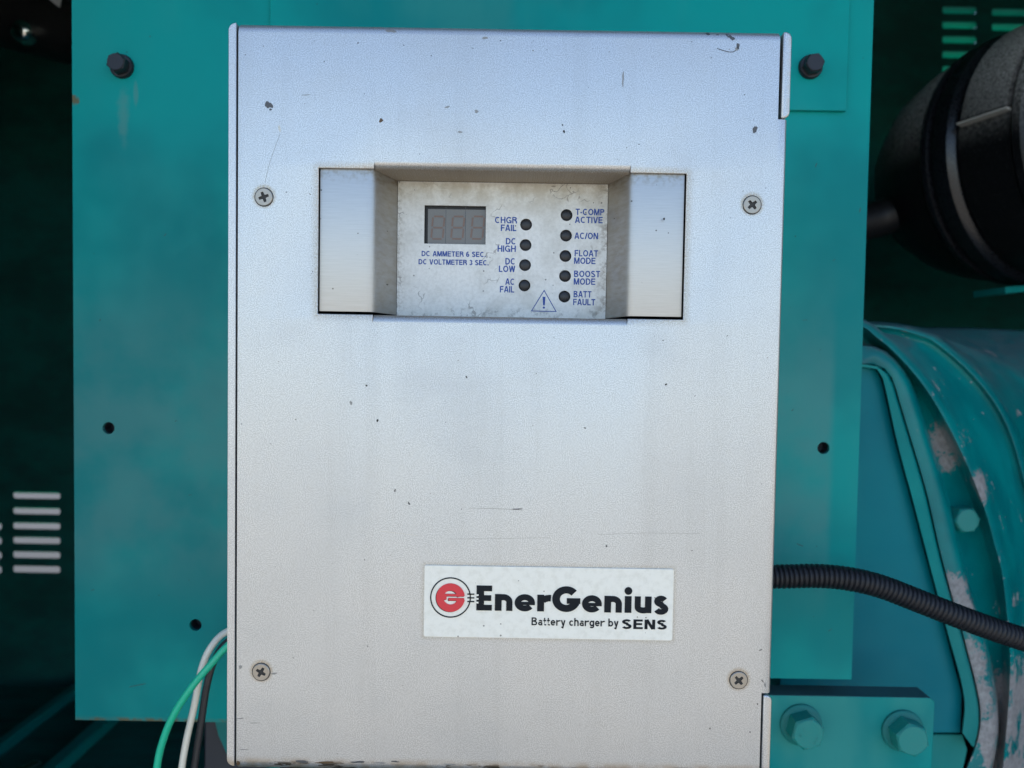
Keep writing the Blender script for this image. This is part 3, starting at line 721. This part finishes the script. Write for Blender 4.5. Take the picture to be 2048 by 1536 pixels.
# display panel
YD = .026
wx0, wx1, wz0, wz1 = -.0448, -.0118, 1.2728, 1.2933
lamps = [(.0098, 1.2838), (.0097, 1.2729), (.0096, 1.2622), (.0095, 1.2513), (.0314, 1.2892), (.0313, 1.2783), (.0312, 1.2674), (.0312, 1.2567), (.0311, 1.2457)]
bm = bmesh.new()
sheet_with_holes(bm, [(-.0591, 1.2286), (.0533, 1.2286), (.0533, 1.3058), (-.0591, 1.3058)],
                 [[(wx0, wz0), (wx1, wz0), (wx1, wz1), (wx0, wz1)]] + [circle(x, z, .0032, 20) for x, z in lamps], YD)
dp = finish('display_panel', bm, 'label', ch, solid=.0012)
bm = bmesh.new(); box(bm, wx0 - .001, wx1 + .001, YD + .0022, YD + .003, wz0 - .001, wz1 + .001)
win = finish('display_window', bm, 'dark', dp)
bm = bmesh.new(); box(bm, wx0 + .0017, wx1 - .0002, YD + .0021, YD + .0026, wz0 + .0002, wz1 - .0016); finish('lens', bm, 'glass', win)  # dark backing left bare at left and top stands in for recess shadow
bm = bmesh.new()
for q in (wx0 + (wx1 - wx0) * .345, wx0 + (wx1 - wx0) * .665): box(bm, q - .00012, q + .00012, YD + .00205, YD + .0023, wz0 + .0002, wz1 - .0002)
finish('divider', bm, simple('lens_seam', (.07, .075, .078), .4), win)
for px in (875, 915, 955):
    c = at(px, 454, YD); bm = bmesh.new(); hw, hh, t = .0031, .0060, .00095; k = 0
    sl = .0004
    seg = {'a': ((-hw, hh), (hw, hh)), 'g': ((-hw, 0), (hw, 0)), 'd': ((-hw, -hh), (hw, -hh)), 'f': ((-hw, 0), (-hw, hh)), 'b': ((hw, 0), (hw, hh)), 'e': ((-hw, -hh), (-hw, 0)), 'c': ((hw, -hh), (hw, 0))}
    for (p, q) in seg.values():
        L = math.hypot(q[0] - p[0], q[1] - p[1]); ux, uz = (q[0] - p[0]) / L, (q[1] - p[1]) / L; cut = t * .62
        a = (c.x + p[0] + ux * cut + p[1] * .07, c.z + p[1] + uz * cut); b = (c.x + q[0] - ux * cut + q[1] * .07, c.z + q[1] - uz * cut)
        stroke(bm, [a, b], t, YD + .00195, YD + .0023)
    dg = finish('digit', bm, 'digit', win)
for x, z in lamps:
    bm = bmesh.new(); lathe(bm, [(0, YD - .0006), (.0012, YD - .0005), (.0023, YD - .0001), (.0030, YD + .0006), (.0031, YD + .002)], (x, z), 20)
    finish('indicator_lamp', bm, 'lamp', dp, smooth=50)
bm = bmesh.new(); Yt, Yu = YD - .00008, YD + .0001; H = .0034; T = .175
for s, x0, x1, z in (('CHGR', -.0069, .0049, 1.2843), ('FAIL', -.0037, .0046, 1.2802), ('DC', -.0009, .0046, 1.2731), ('HIGH', -.0053, .0045, 1.2691),
                     ('DC', -.0010, .0044, 1.2624), ('LOW', -.0044, .0043, 1.2583), ('AC', -.0008, .0042, 1.2515), ('FAIL', -.0037, .0040, 1.2474)):
    text(bm, s, x0, x1, z, H, T, Yt, Yu)
finish('lettering', bm, 'blue', dp); bm = bmesh.new()
for s, x0, x1, z in (('T-COMP', .0362, .0516, 1.2893), ('ACTIVE', .0360, .0508, 1.2851), ('AC/ON', .0359, .0485, 1.2766), ('FLOAT', .0361, .0487, 1.2673), ('MODE', .0359, .0474, 1.2633),
                     ('BOOST', .0360, .0500, 1.2563), ('MODE', .0359, .0475, 1.2522), ('BATT', .0360, .0456, 1.2454), ('FAULT', .0358, .0477, 1.2412)):
    text(bm, s, x0, x1, z, H, T, Yt, Yu)
finish('lettering', bm, 'blue', dp); bm = bmesh.new()
for s, x0, x1, z in (('DC AMMETER 6 SEC.', -.0460, -.0114, 1.2661), ('DC VOLTMETER 3 SEC.', -.0476, -.0098, 1.2617)):
    text(bm, s, x0, x1, z, .0028, .185, Yt, Yu)
finish('meter_lettering', bm, 'blue', dp)
bm = bmesh.new()
stroke(bm, [(.0135, 1.2377), (.0267, 1.2376), (.0201, 1.2488), (.0135, 1.2377)], .0006, Yt, Yu)
prism(bm, [(.01965, 1.2408), (.02055, 1.2408), (.0209, 1.2454), (.0193, 1.2454)], Yt, Yu); prism(bm, circle(.0201, 1.2396, .0006, 12), Yt, Yu)
finish('warning_symbol', bm, 'blue', dp)
# cover screws with cross recesses
scr = None
for i, (x, z, a) in enumerate(((-.122, 1.2907, .35), (.1223, 1.2907, .72), (-.1224, 1.0495, 1.05), (.1221, 1.0493, .72))):
    bm = bmesh.new(); r = .0044; cs, cn = .00085, .0026; cr = []
    for k in range(4):
        th = a + k * math.pi / 2
        for (u, v_) in ((cn, -cs * .75), (cn, cs * .75), (cs, cs)):
            cr.append((u * math.cos(th) - v_ * math.sin(th), u * math.sin(th) + v_ * math.cos(th)))
    sheet_with_holes(bm, circle(0, 0, r * .94, 32), [cr], -.0006)
    lathe(bm, [(r * .94, -.0006), (r, -.00035), (r, .0003)], (0, 0), 32)
    bmesh.ops.translate(bm, verts=bm.verts, vec=(x, 0, z)); s = finish('screw', bm, 'screw', ch)
    bm = bmesh.new(); prism(bm, [(x + p[0], z + p[1]) for p in cr], -.00009, -.00006)
    tp = [bm.verts.new((x + p[0], -.00059, z + p[1])) for p in cr]; bt = [bm.verts.new((x + p[0] * .8, -.0001, z + p[1] * .8)) for p in cr]
    for k in range(12): bm.faces.new((tp[k], tp[(k + 1) % 12], bt[(k + 1) % 12], bt[k]))
    finish('drive_recess', bm, 'recess', s)
    bm = bmesh.new(); lathe(bm, [(r * 1.005, -.00006), (r * 1.09, -.00006), (r * 1.09, .0001)], (x, z), 32); finish('seat_ring', bm, 'dark', s)
# name plate
bm = bmesh.new(); prism(bm, rrect(-.0394, .0876, 1.0693, 1.1062, .0011), -.0007, .0001)
npl = finish('nameplate', bm, 'plate', ch, bev=.00025)
def npx(c): return at(820 + c / 3.657, 1193, 0).x
bm = bmesh.new(); zb, hE = 1.08355, .01275; y0, y1 = -.00105, -.0006; k = 0
for c, a, b, hh in (('E', 487, 600, 1), ('n', 622, 750, 1), ('e', 766, 914, 1), ('r', 931, 1023, 1), ('G', 1040, 1245, 1.03), ('e', 1258, 1402, 1), ('n', 1421, 1549, 1), ('i', 1570, 1619, 1), ('u', 1641, 1765, 1), ('s', 1785, 1888, 1)):
    k = put_glyph(bm, c, npx(a), zb - (.0001 if c in 'Gs' else 0), hE * hh, npx(b) - npx(a), {'E': .30, 'G': .27, 's': .215, 'i': .27}.get(c, .255), y0, y1, 0)
finish('brand_lettering', bm, 'black', npl)
bm = bmesh.new()
text(bm, 'Battery charger by', .0156, .0598, 1.0763, .0040, .15, -.0009, -.0006, .11)
text(bm, 'SENS', .0616, .0845, 1.0752, .0049, .20, -.0009, -.0006, .12)
finish('tagline_lettering', bm, 'black', npl)
ex, ez = at(901.3, 1194, 0).x, at(901.3, 1194, 0).z
bm = bmesh.new(); stroke(bm, [(ex + .0101 * math.cos(q), ez + .0101 * math.sin(q)) for q in [2 * math.pi * i / 48 for i in range(48)]] + [(ex + .0101, ez)], .0006, -.00095, -.0006)
for dz in (.0019, 0, -.0019):
    xa = npx(420); box(bm, xa, npx(471), -.00098, -.0006, ez + dz - .0003, ez + dz + .0003); 
emb = finish('emblem_ring', bm, 'black', npl)
def emblem(dx, dz, y0, y1):
    bm = bmesh.new(); R0 = .00545; t = .0037
    cx, cz = ex + dx, ez + dz
    stroke(bm, [(cx + R0 * math.cos(math.radians(q)), cz + R0 * math.sin(math.radians(q))) for q in range(8, 353, 8)], t, y0, y1)
    box(bm, cx - .0042, cx + .0070, y0 - 4e-6, y1, cz + .00075, cz + .0019)
    box(bm, cx - .0010, cx + .0070, y0 - 8e-6, y1, cz - .0015, cz - .0002)
    box(bm, cx - .0042, cx - .0020, y0 - 1.2e-5, y1, cz - .0010, cz + .00074)
    return bm
finish('emblem_letter', emblem(0, 0, -.00118, -.0006), 'red', npl)
finish('emblem_shadow', emblem(-.00035, -.0003, -.00085, -.0006), 'black', npl)
bm = bmesh.new()
for dz in (.0019, 0, -.0019): box(bm, npx(485), npx(502), -.00115, -.0006, ez + dz - .0008, ez + dz + .00005)
finish('emblem_notch', bm, 'plate', npl)

# ------------------------------------------------------------------ wires and conduit
def wire(name, pts, r, mat, label, cat, smooth_n=10):
    P = catmull([at(x, y, Y) for x, y, Y in pts], smooth_n)
    b = P[-1]; o = thing(name, b, label, cat) if False else None
    bm = bmesh.new(); tube(bm, P, r, 14)
    base = P[-1].copy(); bmesh.ops.translate(bm, verts=bm.verts, vec=-base)
    ob = finish(name, bm, mat, None, smooth=60, world=False); ob.location = base
    ob['label'] = label; ob['category'] = cat; return ob
wg = 'wires hanging from the left side of the charger'
a = wire('wire', [(600, 1236, .120), (520, 1244, .118), (456, 1262, .112), (425, 1290, .106), (404, 1335, .103), (389, 1410, .101), (373, 1480, .100), (363, 1540, .1), (352, 1640, .1)], .0022, 'wirew', 'white insulated wire hanging at the left side of the charger', 'wire')
b = wire('wire', [(600, 1226, .132), (520, 1245, .130), (456, 1283, .124), (430, 1318, .118), (414, 1370, .115), (403, 1440, .114), (392, 1510, .113), (382, 1580, .112), (372, 1650, .112)], .0024, 'wireb', 'black insulated wire hanging behind the white and green wires', 'wire')
c = wire('wire', [(600, 1200, .096), (520, 1240, .092), (456, 1291, .088), (425, 1325, .086), (385, 1372, .085), (350, 1425, .086), (328, 1475, .088), (314, 1535, .09), (306, 1640, .092)], .0023, 'wireg', 'bright green insulated wire crossing in front of the white wire', 'wire')
for q in (a, b, c): q['group'] = wg
cp = resample(catmull([at(x, y, Y) for x, y, Y in ((1395, 1151, .097), (1480, 1153, .095), (1560, 1153, .095), (1640, 1152, .094), (1705, 1159, .093), (1765, 1174, .093), (1840, 1203, .093), (1920, 1234, .093), (2000, 1263, .095), (2090, 1291, .10), (2180, 1310, .11))], 24), 760)
Lc = sum((p - q).length for p, q in zip(cp, cp[1:])); NR = Lc / .0031
bm = bmesh.new()
def crad(i, n):
    ph = (i / (n - 1) * NR) % 1.0
    return .0076 - .0013 * (max(0, math.cos(2 * math.pi * ph)) ** .7)
tube(bm, cp, crad, 18); base = cp[-1].copy(); bmesh.ops.translate(bm, verts=bm.verts, vec=-base)
co = finish('corrugated_conduit', bm, 'conduit', None, smooth=70, world=False); co.location = base
co['label'] = 'black corrugated plastic conduit running right from the side of the charger'; co['category'] = 'conduit'

# ------------------------------------------------------------------ bracket
YK = .150
br = thing('mounting_bracket', (at(1700, 1600, YK).x, YK, at(1700, 1640, YK).z), 'thick teal steel bracket with two big hex bolts below the conduit', 'bracket')
x0, x1 = .09, at(1867, 1460, YK).x; zt, zbm = at(1700, 1393, YK).z, at(1700, 1640, YK).z
bm = bmesh.new(); prism(bm, [(x0, zbm), (x1 - .0005, zbm), (x1 + .0005, zt - .003), (x1 - .003, zt), (x0, zt)], YK, YK + .018)
BK = teal_paint('dusty_teal_bracket', .75); cb = BK.b.inputs['Base Color'].links[0].from_socket
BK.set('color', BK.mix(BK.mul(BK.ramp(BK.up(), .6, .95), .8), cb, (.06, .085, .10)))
finish('plate', bm, BK.m, br, bev=.0008)
for px, py, rot in ((1601, 1448, .3), (1804, 1460, .75)):
    hb = hexbolt('bolt', br, at(px, py, YK), .0150, .0122, .0150, ('tealbolt', 'washer'), rot=rot, rim=.0012)
# grade marks pressed into the left bolt head
p = at(1601, 1448, YK); y = YK - .0150
bm = bmesh.new()
def marks(s, ang, r, h):
    for i, c in enumerate(s):
        th = ang - i * .36; S, wd = glyph(c, .16)
        b2 = bmesh.new(); put_glyph(b2, c, -h * .3, -h / 2, h, h * .6, .17, y - .0003, y - .00005)
        M_ = Matrix.Translation((p.x + r * math.cos(th), 0, p.z + r * math.sin(th))) @ Matrix.Rotation(-(th - math.pi / 2), 4, 'Y')
        mp = {v: bm.verts.new(M_ @ v.co) for v in b2.verts}
        for f in b2.faces: bm.faces.new([mp[v] for v in f.verts])
        b2.free()
marks('I09', 2.75, .0058, .0030) if False else None
for i, c in enumerate('60I'):
    put_glyph(bm, c, p.x - .0068 + .0013 * i, p.z - .0018 + .0022 * i, .0026, .0019 if c != 'I' else .0005, .18, y - .0003, y - .00005)
for i, c in enumerate('JOF'):
    put_glyph(bm, c, p.x + .0060 - .0012 * i, p.z - .0010 - .0030 * i, .0024, .0016, .18, y - .0003, y - .00005)
finish('grade_mark', bm, 'washer', [o for o in br.children if o.name.startswith('bolt')][0])

# ------------------------------------------------------------------ bell housing of the engine
YH = .262
ho = thing('flywheel_housing', (at(1950, 1640, YH).x, YH, at(1950, 1640, YH).z), 'big curved teal cast housing with flaking paint at the lower right', 'engine housing')
def curve(pts, Y, n=44, dx=0, dy=0): return resample(catmull([at(x + dx, y + dy, Y) for x, y in pts], 8), n)
Gp = [(1640, 726), (1735, 728), (1756, 731), (1780, 753), (1796, 801), (1811, 851), (1849, 979), (1877, 1100), (1905, 1205), (1928, 1285), (1955, 1395), (1958, 1450), (1949, 1492), (1930, 1540), (1900, 1640)]
Ap = [(1640, 690), (1735, 692), (1775, 708), (1812, 752), (1834, 808), (1852, 868), (1887, 979), (1914, 1085), (1942, 1190), (1966, 1270), (1988, 1380), (1994, 1450), (1990, 1500), (1975, 1560), (1950, 1640)]
Bp = [(1660, 628), (1722, 650), (1745, 668), (1792, 707), (1855, 782), (1917, 892), (1967, 1011), (1992, 1100), (2003, 1139), (2014, 1228), (2020, 1305), (2020, 1365), (2014, 1450), (2004, 1560), (1994, 1640)]
Cp = [(1660, 648), (1715, 650), (1790, 656), (1833, 667), (1870, 682), (1949, 751), (2011, 839), (2048, 951), (2075, 1080), (2090, 1250), (2090, 1400), (2085, 1640)]
Dp = [(1660, 648), (1715, 649), (1800, 654), (1840, 662), (1942, 701), (2048, 751), (2140, 830), (2190, 950), (2220, 1250), (2220, 1640)]
Tp = [(1660, 651), (1715, 652), (1800, 654), (1850, 655), (1950, 656), (2048, 661), (2140, 672), (2260, 780), (2320, 1100), (2330, 1640)]
rows = [curve(Gp, .300), curve(Gp, .268, dx=1), curve(Gp, .2625, dx=3), curve(Gp, .262, dx=7), curve(Ap, .262, dx=-8), curve(Ap, .2645, dx=-2), curve(Ap, .272, dx=2, dy=-1), curve(Ap, .288, dx=5, dy=-2),
        curve(Bp, .290, dx=-16, dy=10), curve(Bp, .284, dx=-9, dy=6), curve(Bp, .272, dx=-3, dy=2), curve(Bp, .266), curve(Bp, .2665, dx=6, dy=-4), curve(Bp, .271, dx=14, dy=-8),
        curve(Cp, .318, dx=-18, dy=10), curve(Cp, .317, dx=-8, dy=4), curve(Cp, .311, dx=-2, dy=1), curve(Cp, .311, dx=4, dy=-2), curve(Cp, .320, dx=10, dy=-5), curve(Cp, .345, dx=16, dy=-8),
        curve(Dp, .368, dx=-10, dy=6), curve(Dp, .372), curve(Dp, .385, dx=4, dy=-4), curve(Tp, .44, dy=5), curve(Tp, .46), curve(Tp, .50, dy=10)]
bm = bmesh.new()
VV = [[bm.verts.new(p) for p in r] for r in rows]
for r0, r1 in zip(VV, VV[1:]):
    for k in range(len(r0) - 1): bm.faces.new((r0[k], r0[k + 1], r1[k + 1], r1[k]))
finish('shell', bm, 'casting', ho, smooth=70)
Ip = [(1640, 733), (1738, 735), (1752, 739), (1764, 760), (1792, 885), (1824, 1004), (1849, 1100), (1889, 1252), (1925, 1389), (1922, 1466)]
def outline(pts, Y, left=1560): 
    q = [at(x, y, Y) for x, y in pts]; l0, l1 = at(left, pts[0][1], Y), at(left, pts[-1][1], Y)
    return [(p.x, p.z) for p in q] + [(l1.x, l1.z), (l0.x, l0.z)]
FM = teal_paint('blue_teal_cover', .12); cf = FM.b.inputs['Base Color'].links[0].from_socket
FM.set('color', FM.mix(.6, cf, (.0, .15, .215)))
bm = bmesh.new(); prism(bm, outline(Ip, .252), .252, .30); finish('cover_plate', bm, FM.m, ho, bev=.001)
bm = bmesh.new()
Go = [(x - 1, y + 1) for x, y in Gp[:13]]
A_ = curve(Ip, .2515, 40, dx=1); A2 = curve(Ip, .2445, 40, dx=3); B2 = curve(Go, .2445, 40, dx=-3); B1 = curve(Go, .247, 40); B0 = curve(Go, .285, 40, dx=1)
R = [[bm.verts.new(p) for p in r] for r in (A_, A2, B2, B1, B0)]
for r0, r1 in zip(R, R[1:]):
    for k in range(39): bm.faces.new((r0[k], r0[k + 1], r1[k + 1], r1[k]))
finish('edge_strip', bm, 'teal', ho, smooth=40)
bm = bmesh.new(); prism(bm, outline([(1640, 1471), (1926, 1469), (1935, 1500), (1905, 1640)], .262), .262, .34); finish('lower_ledge', bm, 'teal', ho, bev=.001)
bm = bmesh.new(); prism(bm, outline([(1640, 690), (1700, 690), (1800, 720), (1900, 1000), (2000, 1300), (2000, 1640)], .30), .305, .33); finish('web', bm, 'slate', ho)
hexbolt('bolt', ho, at(1916, 1034, .2885), .0128, .0117, .0150, ('tealbolt', 'washer'), rot=.1, rim=.0015, washer=False)

# ------------------------------------------------------------------ air cleaner
YA = .56
cc = at(2014, 332, YA); RA = 232 * (YA - CAM.y) / F
ac = thing('air_cleaner', (cc.x, cc.y, cc.z - RA), 'dusty black round air cleaner canister cut off by the upper right edge', 'air cleaner')
AX = Vector((.36, -.93, .02)).normalized(); AU = (Vector((0, 0, 1)) - AX * AX.z).normalized(); AN = AX.cross(AU)
AM = Matrix.Translation(cc) @ Matrix((AN, AX, AU)).transposed().to_4x4()   # local y runs along the canister, towards the right front
def turned(name, prof, mat, n=96, sm=35):
    bm = bmesh.new(); lathe(bm, [(r * RA, y) for r, y in prof], (0, 0), n); bmesh.ops.transform(bm, matrix=AM, verts=bm.verts)
    return finish(name, bm, mat, ac, smooth=sm)
turned('rear_dome', ((0, -.130), (.45, -.130), (.60, -.122), (.68, -.108), (.84, -.076), (.93, -.042), (.975, -.014), (.985, -.004), (.95, -.003)), 'plastic')
turned('clamp_band', ((.94, -.002), (1.0, -.001), (1.015, .002), (1.015, .008), (.985, .010), (.985, .014), (1.02, .017), (1.03, .022), (1.03, .036), (1.0, .041), (.97, .043)), simple('smooth_black_plastic', (.008, .009, .013), .3, spec=.5))
turned('canister', ((.95, .042), (.985, .046), (.99, .052), (.99, .105), (1.02, .110), (1.02, .118), (.985, .122), (.985, .20), (.95, .24), (.5, .25), (0, .25)), 'plastic')
bm = bmesh.new(); rows = []
for q in range(8, 173, 6):                                  # raised half shell whose lower edge shows as a pale line
    th = math.radians(q); rows.append([bm.verts.new((r * RA * math.cos(th), y, r * RA * math.sin(th))) for r, y in ((.985, .050), (1.03, .052), (1.035, .056), (1.035, .100), (1.03, .104), (.985, .106))])
for r0, r1 in zip(rows, rows[1:]):
    for k in range(5): bm.faces.new((r0[k], r0[k + 1], r1[k + 1], r1[k]))
bm.faces.new(rows[0]); bm.faces.new(rows[-1]); bmesh.ops.transform(bm, matrix=AM, verts=bm.verts); finish('cap_shell', bm, 'plastic', ac, smooth=35)
bm = bmesh.new(); box(bm, RA * .98, RA * 1.05, .050, .106, -.0012, .0012)
bmesh.ops.transform(bm, matrix=AM @ Matrix.Rotation(-math.radians(6.5), 4, 'Y'), verts=bm.verts); finish('seam_strip', bm, simple('pale_dust', (.42, .41, .39), .9, 0, .3, 200), ac)
pts = [at(x, y, Y) for x, y, Y in ((1680, 455, .60), (1760, 437, .60), (1830, 410, .585), (1900, 395, .60), (1960, 385, .60))]
bm = bmesh.new(); tube(bm, catmull(pts, 10), .0235, 20); finish('outlet_hose', bm, 'conduit', ac, smooth=60)
bm = bmesh.new(); P = [at(x, y, .50) for x, y in ((2010, 574), (2140, 566), (2140, 574), (2011, 587))]
prism(bm, [(q.x, q.z) for q in P], .50, .56)
bk = finish('support_bracket', bm, 'teal', ac)

# ------------------------------------------------------------------ dark pipe, post and sunlit-spot stand-in on the left
YQ = .62
bm = bmesh.new(); P = [at(x, y, YQ) for x, y in ((-160, -30), (-60, 8), (40, 36), (140, 62), (260, 92))]
pb = thing('coolant_pipe', P[2] + Vector((0, 0, -.05)), 'black pipe with a bright bolt in the dark upper left corner', 'pipe')
tube(bm, catmull(P, 10), .042, 24); finish('pipe', bm, simple('black_rubber', (.014, .014, .015), .45), pb, smooth=60)
p = at(45, 62, YQ - .045); bm = bmesh.new()
lathe(bm, [(0, p.y - .010), (.006, p.y - .0095), (.012, p.y - .006), (.0145, p.y), (.0145, p.y + .01)], (p.x, p.z), 20); finish('bolt_head', bm, 'chrome', pb, smooth=60)
bm = bmesh.new(); q = [at(x, y, YQ - .046) for x, y in ((92, -6), (120, 16), (129, -30), (100, -40))]; prism(bm, [(v.x, v.z) for v in q], YQ - .047, YQ - .0458); finish('tag', bm, 'paper', pb)
sp = thing('support_post', (at(445, 1600, .2).x, .2, at(445, 1640, .2).z), 'dark slate post standing below the teal panel behind the wires', 'post')
bm = bmesh.new(); q = [at(x, y, .2) for x, y in ((408, 1430), (405, 1640), (560, 1640), (560, 1430))]; prism(bm, [(v.x, v.z) for v in q], .2, .24); finish('post_face', bm, 'slate', sp, bev=.002)
bm = bmesh.new(); q = [at(x, y, .195) for x, y in ((428, 1430), (438, 1470), (457, 1512), (560, 1540), (560, 1430))]; prism(bm, [(v.x, v.z) for v in q], .194, .199); finish('gusset', bm, 'washer', sp)
p = at(62, 1534, .62)
ft = bmesh.new(); tube(ft, [p + Vector((-.03, .0, -.02)), p + Vector((-.008, 0, -.003)), p + Vector((.006, 0, .004)), p + Vector((.013, 0, .006))], lambda i, n: (.006, .006, .005, .002)[i], 14)
bmesh.ops.translate(ft, verts=ft.verts, vec=-p)
o = finish('sunlit_spot', ft, 'chrome', None, smooth=60, world=False); o.location = p  # added bright metal tube stands in for a small sunlit spot
o['label'] = 'small bright metal stand-in for a sunlit spot at the bottom left corner'; o['category'] = 'sunlit spot'
